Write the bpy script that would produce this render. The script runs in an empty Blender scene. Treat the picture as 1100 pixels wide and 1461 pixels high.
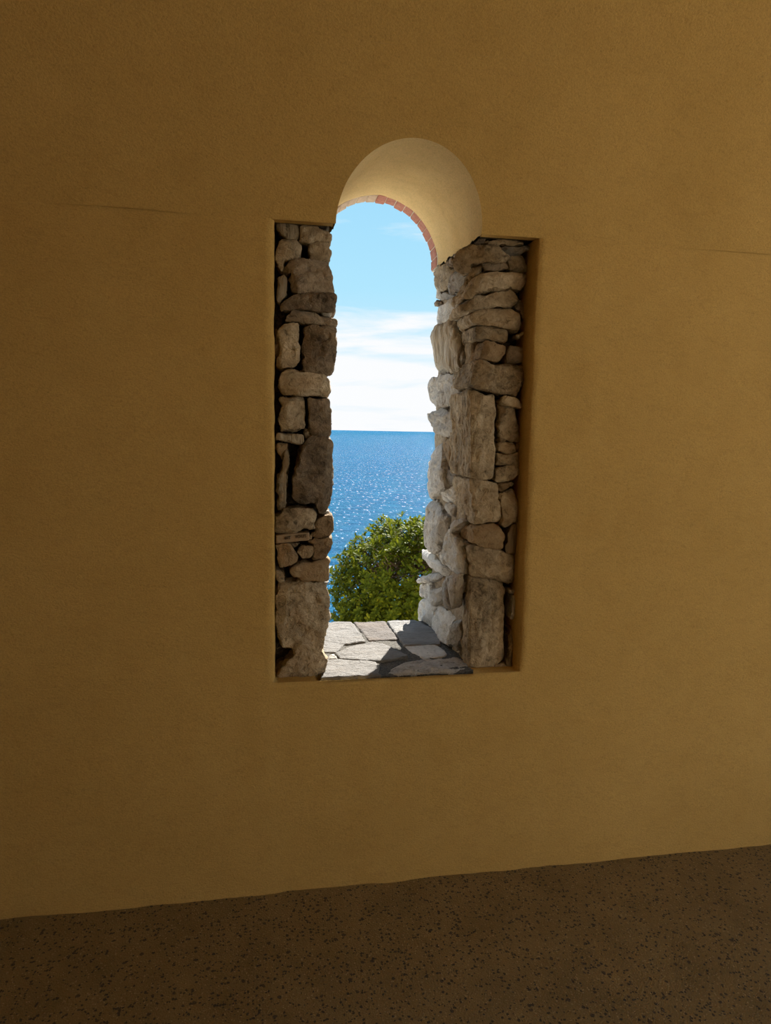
import bpy, bmesh, math, random
import numpy as np
from mathutils import Vector, Matrix
from math import sin, cos, tan, atan, atan2, radians, degrees, pi, sqrt

# ------------------------------------------------------------------ camera
F_PX, W_PX, H_PX = 950.0, 1100, 1461
ROLL = atan(.0185); YAW = atan(950/5425.); PITCH = -atan(115.9*cos(ROLL)/950)
CAM = np.array([0.0, -2.0958, 1.55])
FWD = np.array([sin(YAW)*cos(PITCH), cos(YAW)*cos(PITCH), sin(PITCH)])
_r0 = np.array([cos(YAW), -sin(YAW), 0.0]); _u0 = np.cross(_r0, FWD)
RGT = _r0*cos(ROLL) + _u0*sin(ROLL); UPV = np.cross(RGT, FWD)
sc = bpy.context.scene
COL = sc.collection
cam_d = bpy.data.cameras.new('camera'); cam_o = bpy.data.objects.new('camera', cam_d); COL.objects.link(cam_o)
cam_d.sensor_fit = 'VERTICAL'; cam_d.sensor_height = 36.0; cam_d.lens = F_PX*36.0/H_PX
cam_d.clip_start = .02; cam_d.clip_end = 200000
M = Matrix([[RGT[i], UPV[i], -FWD[i], CAM[i]] for i in range(3)] + [[0, 0, 0, 1]])
cam_o.matrix_world = M
sc.camera = cam_o

# ------------------------------------------------------------------ sky, sun, exposure
SUN_AZ, SUN_EL = radians(28.0), radians(38.0)
SUN_ENERGY = 17.0
SKY_STRENGTH = 1.0
sc.view_settings.view_transform = 'Standard'; sc.view_settings.look = 'None'
sc.view_settings.exposure = 0.0; sc.view_settings.gamma = 1.0; sc.view_settings.use_curve_mapping = False
sc.cycles.use_denoising = True; sc.cycles.denoising_prefilter = 'NONE'
sc.cycles.max_bounces = 14; sc.cycles.diffuse_bounces = 10; sc.cycles.caustics_reflective = False
sc.cycles.sample_clamp_indirect = 6.0

sun_d = bpy.data.lights.new('sun', 'SUN'); sun_d.energy = SUN_ENERGY; sun_d.color = (1.0, .94, .84); sun_d.angle = radians(.53)
sun_o = bpy.data.objects.new('sun', sun_d); COL.objects.link(sun_o)
sdir = Vector((sin(SUN_AZ)*cos(SUN_EL), cos(SUN_AZ)*cos(SUN_EL), sin(SUN_EL)))
sun_o.rotation_euler = sdir.to_track_quat('Z', 'Y').to_euler(); sun_o.location = sdir*30

def node(nt, t, **kw):
    n = nt.nodes.new(t)
    for k, v in kw.items():
        if k in n.inputs: n.inputs[k].default_value = v
        else: setattr(n, k, v)
    return n
def ramp(nt, fac, stops, interp='LINEAR'):
    n = nt.nodes.new('ShaderNodeValToRGB'); n.color_ramp.interpolation = interp
    e = n.color_ramp.elements
    while len(e) > len(stops): e.remove(e[-1])
    while len(e) < len(stops): e.new(1.0)
    for i, (p, c) in enumerate(stops):
        e[i].position = p; e[i].color = (c[0], c[1], c[2], 1) if hasattr(c, '__len__') else (c, c, c, 1)
    nt.links.new(fac, n.inputs['Fac']); return n.outputs['Color']
def math_n(nt, op, a, b=None, clamp=False):
    n = nt.nodes.new('ShaderNodeMath'); n.operation = op; n.use_clamp = clamp
    for i, v in enumerate((a, b)):
        if v is None: continue
        if isinstance(v, (int, float)): n.inputs[i].default_value = v
        else: nt.links.new(v, n.inputs[i])
    return n.outputs[0]
def mixc(nt, fac, a, b, blend='MIX'):
    n = nt.nodes.new('ShaderNodeMix'); n.data_type = 'RGBA'; n.blend_type = blend
    for i, v in ((0, fac), (6, a), (7, b)):
        if isinstance(v, (int, float)): n.inputs[i].default_value = v
        elif isinstance(v, (tuple, list)): n.inputs[i].default_value = (v[0], v[1], v[2], 1)
        else: nt.links.new(v, n.inputs[i])
    return n.outputs[2]
def noise_n(nt, vec, scale, detail=4, rough=.55, dist=0.0):
    n = node(nt, 'ShaderNodeTexNoise', Scale=scale, Detail=detail, Roughness=rough, Distortion=dist)
    if vec is not None: nt.links.new(vec, n.inputs['Vector'])
    return n.outputs['Fac']
def mapping(nt, vec, scale=(1, 1, 1), rot=(0, 0, 0), loc=(0, 0, 0)):
    n = nt.nodes.new('ShaderNodeMapping'); n.inputs['Scale'].default_value = scale
    n.inputs['Rotation'].default_value = rot; n.inputs['Location'].default_value = loc
    nt.links.new(vec, n.inputs['Vector']); return n.outputs[0]

wd = bpy.data.worlds.new('sky'); sc.world = wd; wd.use_nodes = True
nt = wd.node_tree; nt.nodes.clear()
tc = nt.nodes.new('ShaderNodeTexCoord').outputs['Generated']
sx = nt.nodes.new('ShaderNodeSeparateXYZ'); nt.links.new(tc, sx.inputs[0])
blue = ramp(nt, sx.outputs['Z'], [(0.0, (.80, .90, .98)), (.10, (.60, .86, 1.0)), (.20, (.44, .80, 1.0)), (.34, (.36, .72, .98)), (.7, (.17, .42, .82)), (1.0, (.12, .33, .72))])
cv = mapping(nt, tc, (3.0, 3.0, 22.0), (0, 0, 0), (.3, .1, .25))
cn = noise_n(nt, cv, 1.6, 6, .55, .3)
band = ramp(nt, sx.outputs['Z'], [(0.0, .42), (.06, .40), (.13, .34), (.165, .20), (.185, -.0), (.5, .0), (1, .0)])
cf = math_n(nt, 'ADD', cn, band)
cf = ramp(nt, cf, [(.60, 0.0), (.86, 1.0)])
skyc = mixc(nt, cf, blue, (.97, .985, 1.0))
bg = nt.nodes.new('ShaderNodeBackground'); nt.links.new(skyc, bg.inputs['Color']); bg.inputs['Strength'].default_value = SKY_STRENGTH
wo = nt.nodes.new('ShaderNodeOutputWorld'); nt.links.new(bg.outputs[0], wo.inputs[0])

# ------------------------------------------------------------------ geometry helpers
def ray(x, y):
    return FWD + RGT*((x-550)/F_PX) - UPV*((y-730.5)/F_PX)
def on_plane(x, y, p0, n):
    r = ray(x, y); t = ((np.array(p0)-CAM)@np.array(n))/(r@np.array(n)); return CAM + r*t

def hash3(i, j, k, seed):
    h = (i*374761393 + j*668265263 + k*2147483647 + seed*1274126177) & 0xffffffff
    h = ((h ^ (h >> 13))*1274126177) & 0xffffffff
    h = h ^ (h >> 16)
    return (h & 0xffff)/32767.5 - 1.0
def vnoise(P, seed=0):
    P = np.asarray(P, float) + 1000.37; I = np.floor(P).astype(np.int64); f = P - I; f = f*f*f*(f*(f*6-15)+10)
    out = np.zeros(len(P))
    for a in (0, 1):
        for b in (0, 1):
            for c in (0, 1):
                w = (f[:, 0] if a else 1-f[:, 0])*(f[:, 1] if b else 1-f[:, 1])*(f[:, 2] if c else 1-f[:, 2])
                out += w*hash3(I[:, 0]+a, I[:, 1]+b, I[:, 2]+c, seed)
    return out

def mesh_obj(name, verts, faces, mat, parent=None, smooth=False):
    me = bpy.data.meshes.new(name); me.from_pydata([tuple(map(float, v)) for v in verts], [], [tuple(map(int, f)) for f in faces]); me.update()
    if mat: me.materials.append(mat)
    if smooth: me.polygons.foreach_set('use_smooth', [True]*len(me.polygons))
    o = bpy.data.objects.new(name, me); COL.objects.link(o)
    if parent: o.parent = parent
    return o
def fix_normals(o):
    bm = bmesh.new(); bm.from_mesh(o.data); bmesh.ops.recalc_face_normals(bm, faces=bm.faces); bm.to_mesh(o.data); bm.free()
def tag(o, label=None, cat=None, kind=None, group=None):
    if label: o['label'] = label
    if cat: o['category'] = cat
    if kind: o['kind'] = kind
    if group: o['group'] = group
    return o
class MB:
    def __init__(s): s.v = []; s.f = []
    def add(s, v, f):
        n = len(s.v); s.v += [tuple(p) for p in v]; s.f += [tuple(i+n for i in q) for q in f]
    def box(s, x0, x1, y0, y1, z0, z1):
        s.add([(x0,y0,z0),(x1,y0,z0),(x1,y1,z0),(x0,y1,z0),(x0,y0,z1),(x1,y0,z1),(x1,y1,z1),(x0,y1,z1)],
              [(0,3,2,1),(4,5,6,7),(0,1,5,4),(1,2,6,5),(2,3,7,6),(3,0,4,7)])
    def tube(s, pts, rads, seg=6):
        pts = [Vector(p) for p in pts]; rings = []
        for i, p in enumerate(pts):
            d = (pts[min(i+1, len(pts)-1)] - pts[max(i-1, 0)]).normalized()
            a = d.orthogonal().normalized(); b = d.cross(a)
            rings.append([p + (a*cos(2*pi*k/seg) + b*sin(2*pi*k/seg))*rads[i] for k in range(seg)])
        v = [q for r in rings for q in r]; f = []
        for i in range(len(rings)-1):
            for k in range(seg):
                f.append((i*seg+k, i*seg+(k+1) % seg, (i+1)*seg+(k+1) % seg, (i+1)*seg+k))
        f.append(tuple(range(seg))[::-1]); f.append(tuple((len(rings)-1)*seg+k for k in range(seg)))
        s.add(v, f)
    def build(s, name, mat, parent=None, smooth=False): return mesh_obj(name, s.v, s.f, mat, parent, smooth)

# ------------------------------------------------------------------ materials
def new_mat(name):
    m = bpy.data.materials.new(name); m.use_nodes = True; nt = m.node_tree
    b = nt.nodes['Principled BSDF']; return m, nt, b
def bump(nt, b, h, strength, dist, prev=None):
    n = nt.nodes.new('ShaderNodeBump'); n.inputs['Strength'].default_value = strength; n.inputs['Distance'].default_value = dist
    nt.links.new(h, n.inputs['Height'])
    if prev is not None: nt.links.new(prev, n.inputs['Normal'])
    nt.links.new(n.outputs[0], b.inputs['Normal']); return n.outputs[0]
def geo_pos(nt): return nt.nodes.new('ShaderNodeNewGeometry').outputs['Position']

def plaster_mat(name, c_lo, c_hi, k=1.0):
    m, nt, b = new_mat(name); p = geo_pos(nt)
    big = noise_n(nt, p, 1.3, 3, .5); mid = noise_n(nt, p, 9, 4, .6, .6)
    fine = noise_n(nt, p, 160, 3, .6); grit = noise_n(nt, p, 420, 2, .6)
    tr = noise_n(nt, mapping(nt, p, (30, 30, 55), (.2, .5, .3)), 1.0, 4, .6, 2.2)
    f = math_n(nt, 'ADD', math_n(nt, 'MULTIPLY', big, .55), math_n(nt, 'MULTIPLY', mid, .45))
    c = ramp(nt, f, [(.32, c_lo), (.68, c_hi)])
    pits = ramp(nt, fine, [(.26, .55), (.38, 1.0)])
    c = mixc(nt, .6, c, pits, 'MULTIPLY')
    c = mixc(nt, .5, c, ramp(nt, noise_n(nt, p, 240, 4, .75), [(.30, .52), (.52, 1.0), (.7, 1.12)]), 'MULTIPLY')
    c = mixc(nt, .22, c, ramp(nt, noise_n(nt, mapping(nt, p, (5, 5, 11)), 3.0, 7, .75, 1.5), [(.33, .62), (.5, 1.0), (.68, 1.1)]), 'MULTIPLY')
    nt.links.new(c, b.inputs['Base Color']); b.inputs['Roughness'].default_value = .93; b.inputs['Specular IOR Level'].default_value = .15
    n1 = bump(nt, b, tr, .40*k, .005*k); n2 = bump(nt, b, fine, .5*k, .0025*k, n1); bump(nt, b, grit, .3, .0012, n2)
    return m
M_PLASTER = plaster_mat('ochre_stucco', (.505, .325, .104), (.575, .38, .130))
M_PLASTER_LIT = plaster_mat('ochre_stucco_lit', (.70, .51, .235), (.79, .595, .295), 1.35)  # same stucco as the wall, skylight on the arch put into the colour

def stone_mat(name, cols, warm=.35, grain=(1, 1, 1)):
    m, nt, b = new_mat(name); p = geo_pos(nt)
    oi = nt.nodes.new('ShaderNodeObjectInfo').outputs['Random']
    off = nt.nodes.new('ShaderNodeVectorMath'); off.operation = 'ADD'
    cx = nt.nodes.new('ShaderNodeCombineXYZ'); nt.links.new(math_n(nt, 'MULTIPLY', oi, 37.0), cx.inputs[0]); nt.links.new(math_n(nt, 'MULTIPLY', oi, 91.0), cx.inputs[2])
    nt.links.new(p, off.inputs[0]); nt.links.new(cx.outputs[0], off.inputs[1]); q = mapping(nt, off.outputs[0], grain)
    n1 = noise_n(nt, q, 11, 5, .62, .5); n2 = noise_n(nt, q, 48, 5, .65, .8); n3 = noise_n(nt, q, 190, 3, .6)
    f = math_n(nt, 'ADD', math_n(nt, 'MULTIPLY', n1, .5), math_n(nt, 'ADD', math_n(nt, 'MULTIPLY', n2, .38), math_n(nt, 'MULTIPLY', n3, .12)))
    f = math_n(nt, 'ADD', f, math_n(nt, 'MULTIPLY', math_n(nt, 'SUBTRACT', oi, .5), .16))
    c = ramp(nt, f, [(.34, cols[0]), (.46, cols[1]), (.57, cols[2]), (.68, cols[3])])
    st = ramp(nt, noise_n(nt, q, 7, 4, .6, 1.0), [(.50, 0.0), (.66, 1.0)])
    c = mixc(nt, math_n(nt, 'MULTIPLY', st, warm), c, (.36, .22, .095))
    dk = ramp(nt, n2, [(.28, .35), (.42, 1.0)])
    c = mixc(nt, .6, c, dk, 'MULTIPLY')
    nt.links.new(c, b.inputs['Base Color']); b.inputs['Roughness'].default_value = .86; b.inputs['Specular IOR Level'].default_value = .25
    a = bump(nt, b, n2, 1.0, .010); bump(nt, b, n3, .8, .004, a)
    return m
M_STONE = stone_mat('grey_brown_schist', [(.15, .115, .072), (.36, .285, .19), (.55, .45, .315), (.76, .65, .50)])
M_PALE = stone_mat('pale_grey_limestone', [(.20, .185, .165), (.36, .34, .31), (.48, .455, .415), (.62, .59, .54)], .22)  # true pale stone, also stands in for sunlit and skylit stone faces
M_LIGHTENED = stone_mat('limestone_lightened', [(.36, .34, .31), (.54, .515, .475), (.66, .635, .59), (.76, .735, .69)], .15)  # stone colour raised so reveals and shadowed sill read brighter
M_GRAIN = stone_mat('grained_tan_schist', [(.17, .13, .085), (.30, .245, .17), (.42, .35, .255), (.52, .45, .34)], .3, (1.6, 1.6, .16))
M_GRAINP = stone_mat('grained_pale_schist', [(.24, .20, .15), (.44, .38, .295), (.58, .51, .41), (.70, .63, .52)], .2, (1.6, 1.6, .16))
M_DARK = stone_mat('dark_brown_schist', [(.085, .064, .045), (.20, .155, .11), (.32, .255, .185), (.46, .37, .275)], .2)
M_RUST = stone_mat('rusty_ochre_stone', [(.17, .11, .06), (.29, .205, .12), (.38, .275, .165), (.46, .35, .22)], .35)
M_SLATE = stone_mat('pale_paving_slate', [(.130, .123, .116), (.172, .164, .155), (.196, .188, .178), (.225, .215, .204)], .06, (.5, 1.4, 1))
M_SLATE_ROUGH = stone_mat('rough_slate_lightened', [(.12, .118, .116), (.20, .195, .19), (.25, .243, .236), (.30, .29, .28)], .05, (.4, 1.6, 1))  # slate colour lifted for the paver lying mostly in shadow
M_SLATE_PINK = stone_mat('pinkish_paving_slate', [(.095, .083, .076), (.118, .104, .095), (.134, .118, .108), (.15, .134, .124)], .1, (.5, 1.4, 1))

def simple_mat(name, lo, hi, scale, rough=.9, bs=.6, bd=.006, detail=5):
    m, nt, b = new_mat(name); p = geo_pos(nt); n = noise_n(nt, p, scale, detail, .65, .3)
    nt.links.new(ramp(nt, n, [(.32, lo), (.68, hi)]), b.inputs['Base Color']); b.inputs['Roughness'].default_value = rough
    b.inputs['Specular IOR Level'].default_value = .2
    bump(nt, b, n, bs, bd); return m
M_CORE = simple_mat('dark_earth_rubble', (.045, .036, .026), (.16, .125, .085), 45, .95, 1, .02)
M_SANDY = simple_mat('sandy_mortar', (.26, .205, .14), (.52, .43, .32), 60, .95, 1, .012)
M_BED = simple_mat('grey_gravel_mortar', (.045, .042, .037), (.165, .154, .135), 120, .95, 1, .008)
M_BRICK = simple_mat('red_brick', (.34, .135, .095), (.50, .25, .19), 70, .9, .5, .004)
M_TILE = simple_mat('stamped_terracotta', (.27, .19, .115), (.36, .26, .165), 90, .9, .4, .002)
M_INK = simple_mat('stamp_recess', (.05, .035, .02), (.08, .055, .035), 90)
M_BRICK_PALE = simple_mat('pale_brick', (.46, .34, .25), (.62, .50, .38), 45, .95, .6, .004)
M_LIME = simple_mat('lime_mortar', (.52, .45, .35), (.66, .59, .48), 90, .95, .7, .004)
M_EXT = simple_mat('outer_masonry', (.22, .19, .15), (.46, .41, .34), 7, .95, 1, .03)
M_SOIL = simple_mat('dry_hillside_soil', (.16, .12, .07), (.34, .28, .18), 3, .95, 1, .05)
M_TERR = simple_mat('pale_gravel_terrace', (.26, .235, .19), (.38, .35, .30), 9, .95, 1, .02)
M_BOUNCE_APRON = simple_mat('pale_bounce_apron', (.54, .50, .43), (.68, .64, .56), 6, .9, .8, .01)  # unseen pale ground added to bounce sun up to the arch soffit
M_BOUNCE = simple_mat('pale_bounce_limewash', (.50, .44, .34), (.62, .55, .44), 5, .95, .6, .01)
M_BARK = simple_mat('pale_brown_bark', (.13, .085, .05), (.30, .21, .13), 60, .9, .6, .004)

def floor_mat():
    m, nt, b = new_mat('exposed_pebble_concrete'); p = geo_pos(nt)
    nw = node(nt, 'ShaderNodeTexNoise', Scale=90.0, Detail=3.0); nt.links.new(p, nw.inputs['Vector'])
    vs = nt.nodes.new('ShaderNodeVectorMath'); vs.operation = 'SCALE'; vs.inputs['Scale'].default_value = .010; nt.links.new(nw.outputs['Color'], vs.inputs[0])
    va = nt.nodes.new('ShaderNodeVectorMath'); va.operation = 'ADD'; nt.links.new(p, va.inputs[0]); nt.links.new(vs.outputs[0], va.inputs[1]); pw = va.outputs[0]
    def vor(scale, feat='F1'):
        n = node(nt, 'ShaderNodeTexVoronoi', Scale=scale); n.feature = feat; nt.links.new(pw, n.inputs['Vector']); return n
    base = ramp(nt, noise_n(nt, p, 5, 6, .7), [(.3, (.20, .14, .055)), (.7, (.31, .22, .095))])
    v1 = vor(125); v2 = vor(210); v3 = vor(70)
    def pick(v, lo, hi, size):     # a share of the cells, as rounded pebbles
        s = nt.nodes.new('ShaderNodeSeparateColor'); nt.links.new(v.outputs['Color'], s.inputs[0])
        sel = math_n(nt, 'MULTIPLY', math_n(nt, 'GREATER_THAN', s.outputs[0], lo), math_n(nt, 'LESS_THAN', s.outputs[0], hi))
        sz = math_n(nt, 'MULTIPLY', s.outputs[1], size)
        return math_n(nt, 'MULTIPLY', sel, math_n(nt, 'LESS_THAN', v.outputs['Distance'], sz))
    dark = pick(v1, .64, 1.0, .62); light = pick(v2, .72, 1.0, .5); tan_ = pick(v2, .2, .5, .55); big = pick(v3, .86, 1.0, .45)
    c = mixc(nt, math_n(nt, 'MULTIPLY', tan_, .6), base, (.33, .19, .075))
    c = mixc(nt, math_n(nt, 'MULTIPLY', light, .75), c, (.46, .35, .20))
    c = mixc(nt, math_n(nt, 'MULTIPLY', dark, .85), c, (.035, .033, .034))
    c = mixc(nt, math_n(nt, 'MULTIPLY', big, .8), c, (.055, .045, .04))
    nt.links.new(c, b.inputs['Base Color']); b.inputs['Roughness'].default_value = .72; b.inputs['Specular IOR Level'].default_value = .3
    n1 = bump(nt, b, v2.outputs['Distance'], .5, .004); bump(nt, b, noise_n(nt, p, 200, 3), .5, .002, n1)
    return m
M_FLOOR = floor_mat()

def sea_mat():
    m, nt, b = new_mat('sea_water'); p = geo_pos(nt)
    b.inputs['Roughness'].default_value = 1.0; b.inputs['Specular IOR Level'].default_value = 0.0
    big = noise_n(nt, mapping(nt, p, (.05, .16, 1)), 1.0, 9, .72, .6)
    nt.links.new(ramp(nt, big, [(.34, (.006, .062, .140)), (.66, (.014, .118, .215))]), b.inputs['Base Color'])
    glint = noise_n(nt, mapping(nt, p, (.75, .20, 1), (0, 0, .08)), 1.0, 3, .65, .3)  # pale flecks in the water colour, painted sun glints
    col = mixc(nt, ramp(nt, glint, [(.605, 0.0), (.66, .75)]), b.inputs['Base Color'].links[0].from_socket, (.42, .50, .53))
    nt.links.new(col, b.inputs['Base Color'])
    w1 = noise_n(nt, mapping(nt, p, (.16, .30, 1), (0, 0, .3)), 1.0, 6, .6, .6)
    w2 = noise_n(nt, mapping(nt, p, (.8, 1.3, 1), (0, 0, -.25)), 1.0, 4, .65, .5)
    a = bump(nt, b, w1, 1.0, 1.8); a = bump(nt, b, w2, 1.0, .7, a)
    gl = nt.nodes.new('ShaderNodeBsdfGlossy'); gl.inputs['Roughness'].default_value = .16; nt.links.new(a, gl.inputs['Normal'])
    mx = nt.nodes.new('ShaderNodeMixShader'); mx.inputs[0].default_value = .022
    nt.links.new(b.outputs[0], mx.inputs[1]); nt.links.new(gl.outputs[0], mx.inputs[2]); nt.links.new(mx.outputs[0], nt.nodes['Material Output'].inputs[0])
    return m
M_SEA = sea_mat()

def leaf_mat():
    m, nt, b = new_mat('glossy_green_leaf')
    p = geo_pos(nt)
    n = noise_n(nt, p, 22, 2, .5)
    c = ramp(nt, n, [(.30, (.038, .055, .006)), (.52, (.092, .115, .008)), (.72, (.25, .25, .014))])
    nt.links.new(c, b.inputs['Base Color']); b.inputs['Roughness'].default_value = .6; b.inputs['Specular IOR Level'].default_value = .07
    tr = nt.nodes.new('ShaderNodeBsdfTranslucent'); tr.inputs['Color'].default_value = (.20, .23, .012, 1)
    mx = nt.nodes.new('ShaderNodeMixShader'); mx.inputs[0].default_value = .22
    out = nt.nodes['Material Output']
    nt.links.new(b.outputs[0], mx.inputs[1]); nt.links.new(tr.outputs[0], mx.inputs[2]); nt.links.new(mx.outputs[0], out.inputs[0])
    return m
M_LEAF = leaf_mat()

# ------------------------------------------------------------------ the room
ZC = 2.167                      # the crease where the vault springs
NX0, NX1, NZ0 = .006, .849, .735  # the plastered niche round the slit window
RX0, RX1, RY1 = -2.6, 3.1, -4.5   # room
THK = .66
VT = radians(18.0); VCY = RY1/2; VR = abs(VCY)/cos(VT); VCZ = ZC - VR*sin(VT)
def vault_y(z): return VCY + sqrt(max(VR*VR - (z-VCZ)**2, 0))

def noisy_grid_plate(name, xs, zs, inside, mat, thick=.2, amp=.004):
    """a plaster skin on the plane y=0 with a hole, returns turned back at the hole"""
    idx = {}; v = []; f = []
    def vid(i, j, y):
        k = (i, j, y)
        if k not in idx: idx[k] = len(v); v.append([xs[i], y, zs[j]])
        return idx[k]
    for i in range(len(xs)-1):
        for j in range(len(zs)-1):
            if not inside((xs[i]+xs[i+1])/2, (zs[j]+zs[j+1])/2): f.append((vid(i, j, 0), vid(i+1, j, 0), vid(i+1, j+1, 0), vid(i, j+1, 0)))
    return v, f
def dense(a, b, st): n = max(1, int(round((b-a)/st))); return [a + (b-a)*k/n for k in range(n)]
# the plaster stands 12 mm round at its edges: rows of the return are rounded over
xs = dense(RX0, NX0-.3, .05) + dense(NX0-.3, NX0, .02) + dense(NX0, NX1, .02) + dense(NX1, NX1+.3, .02) + dense(NX1+.3, RX1, .05) + [RX1]
zs = dense(-.04, .08, .02) + dense(.08, NZ0-.3, .04) + dense(NZ0-.3, NZ0, .02) + dense(NZ0, ZC, .02) + [ZC, ZC+.012]
ins = lambda x, z: NX0 < x < NX1 and z > NZ0
v, f = noisy_grid_plate('w', xs, zs, ins, None)
P = np.array(v)
# returns
nz = [z for z in zs if NZ0-1e-6 <= z <= ZC+1e-6]; nxs = [x for x in xs if NX0-1e-6 <= x <= NX1+1e-6]
path = [(NX0, z) for z in reversed(nz)] + [(x, NZ0) for x in nxs[1:]] + [(NX1, z) for z in nz[1:]]
ys = [0, .004, .014, .05, .10, .19]; off = [0, .004, .008, .009, .009, .009]
look = {(round(a[0], 5), round(a[2], 5)): k for k, a in enumerate(v)}
prev = [look[(round(x, 5), round(z, 5))] for x, z in path]
for y_, o_ in zip(ys[1:], off[1:]):
    cur = []
    for (x, z) in path:
        dx = o_ if abs(x-NX0) < 1e-6 else (-o_ if abs(x-NX1) < 1e-6 else 0); dz = .0
        if abs(z-NZ0) < 1e-6 and .165 < x < .672: dz = -min(.03, o_*3.4)
        cur.append(len(v)); v.append([x+dx, y_, z+dz])
    for k in range(len(path)-1): f.append((prev[k+1], prev[k], cur[k], cur[k+1]))
    prev = cur
P = np.array(v)
wob = vnoise(P*np.array([14, 14, 14]), 3)*.0028 + vnoise(P*4, 5)*.004
foot = np.clip((.07-P[:, 2])/.07, 0, 1)
wob += (vnoise(P*np.array([9, 1, 9]), 4)*.006 + vnoise(P*np.array([28, 1, 28]), 6)*.004)*foot
edge = np.minimum.reduce([np.abs(P[:, 0]-NX0), np.abs(P[:, 0]-NX1)]) < .1
P[:, 1] += np.where(P[:, 1] < .001, np.clip(wob, -.010, .010), 0)
sel = (P[:, 2] > NZ0-.05) & edge
P[sel, 0] += vnoise(P[sel]*18, 9)*.0030 + vnoise(P[sel]*50, 10)*.0015
wall_front = mesh_obj('wall_front', P, f, M_PLASTER, None, True); fix_normals(wall_front)
tag(wall_front, 'ochre stucco wall with a tall niche around the arched slit window', 'wall', 'structure')
back = MB()                       # masonry behind the plaster
back.box(RX0, NX0-.02, .03, THK, -.1, 4.2); back.box(NX1+.02, RX1, .03, THK, -.1, 4.2)
back.box(NX0-.02, NX1+.02, .03, THK-.02, -1.4, NZ0-.035)
back.box(RX0, NX0-.02, .2, THK, -1.4, -.1); back.box(NX1+.02, RX1, .2, THK, -1.4, -.1)
o = back.build('wall_core', M_EXT, wall_front)

# the arch: inner curve on the vault, outer curve on the brick ring
ACX0, ACZ0, AR0 = .427, 2.167, .2285
ACX1, ACZ1, AR1, AY1 = .4116, 2.204, .2465, .575
NA = 64
def inner_pt(k):
    a = pi*k/NA; x = ACX0 + AR0*cos(a); z = ACZ0 + AR0*sin(a); return np.array([x, vault_y(z), z])
def outer_pt(k, rad=0, y=AY1):
    a = pi*k/NA; t = y/AY1
    return np.array([ACX0 + (ACX1-ACX0)*t + (AR0+(AR1-AR0)*t+rad)*cos(a), y, ACZ0 + (ACZ1-ACZ0)*t + (AR0+(AR1-AR0)*t+rad)*sin(a)])
# ceiling: barrel vault with the arch cut out of its foot
v = []; f = []
def ZTOP(): return ACZ0 + .42
Zt = ZTOP(); Xl, Xr = ACX0-.42, ACX0+.42
ring_i = []; ring_o = []
NR = 8
rows = []
for k in range(NA+1):
    a = pi*k/NA; c_, s_ = cos(a), sin(a); m_ = max(abs(c_), abs(s_)); R_ = .42/m_
    row = []
    for q in range(NR+1):
        r_ = AR0 + (R_-AR0)*q/NR; x = ACX0 + r_*c_; z = ACZ0 + r_*s_
        row.append(len(v)); v.append((x, vault_y(z), z))
    rows.append(row)
for k in range(NA):
    for q in range(NR): f.append((rows[k][q], rows[k][q+1], rows[k+1][q+1], rows[k+1][q]))
def vault_panel(x0, x1, z0, z1, nx, nz_):
    ids = []
    for j in range(nz_+1):
        z = z0 + (z1-z0)*j/nz_
        ids.append([]);
        for i in range(nx+1):
            x = x0 + (x1-x0)*i/nx; ids[-1].append(len(v)); v.append((x, vault_y(z), z))
    for j in range(nz_):
        for i in range(nx): f.append((ids[j][i], ids[j][i+1], ids[j+1][i+1], ids[j+1][i]))
vault_panel(RX0, Xl, ZC, Zt, 40, 10); vault_panel(Xr, RX1, ZC, Zt, 50, 10)
a0 = math.asin((Zt-VCZ)/VR); a1 = pi - math.asin((ZC-VCZ)/VR)
NV = 40; NXV = 60; ids = []
for j in range(NV+1):
    a = a0 + (a1-a0)*j/NV; ids.append([])
    for i in range(NXV+1):
        ids[-1].append(len(v)); v.append((RX0+(RX1-RX0)*i/NXV, VCY+VR*cos(a), VCZ+VR*sin(a)))
for j in range(NV):
    for i in range(NXV): f.append((ids[j][i], ids[j][i+1], ids[j+1][i+1], ids[j+1][i]))
P = np.array(v)
arc_d = np.abs(np.sqrt((P[:, 0]-ACX0)**2 + (P[:, 2]-ACZ0)**2) - AR0)
w_ = np.clip(arc_d/.05, 0, 1)*np.clip((P[:, 2]-ZC)/.06, .25, 1)
P[:, 1] += (vnoise(P*3, 21)*.006 + vnoise(P*9, 22)*.003)*w_
# the hand-run crease is never quite straight
cr = np.abs(P[:, 2]-ZC) < 1e-4
P[cr, 1] -= .001 + .003*np.clip(vnoise(np.c_[P[cr, 0]*3, P[cr, 0]*0, P[cr, 0]*0], 24)+.3, 0, 1)
P[cr, 2] += vnoise(np.c_[P[cr, 0]*6, P[cr, 0]*0, P[cr, 0]*0], 23)*.003
ceiling = mesh_obj('ceiling', P, f, M_PLASTER, None, True); fix_normals(ceiling)
tag(ceiling, 'ochre stucco vaulted ceiling springing from a crease above the window', 'ceiling', 'structure')

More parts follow.
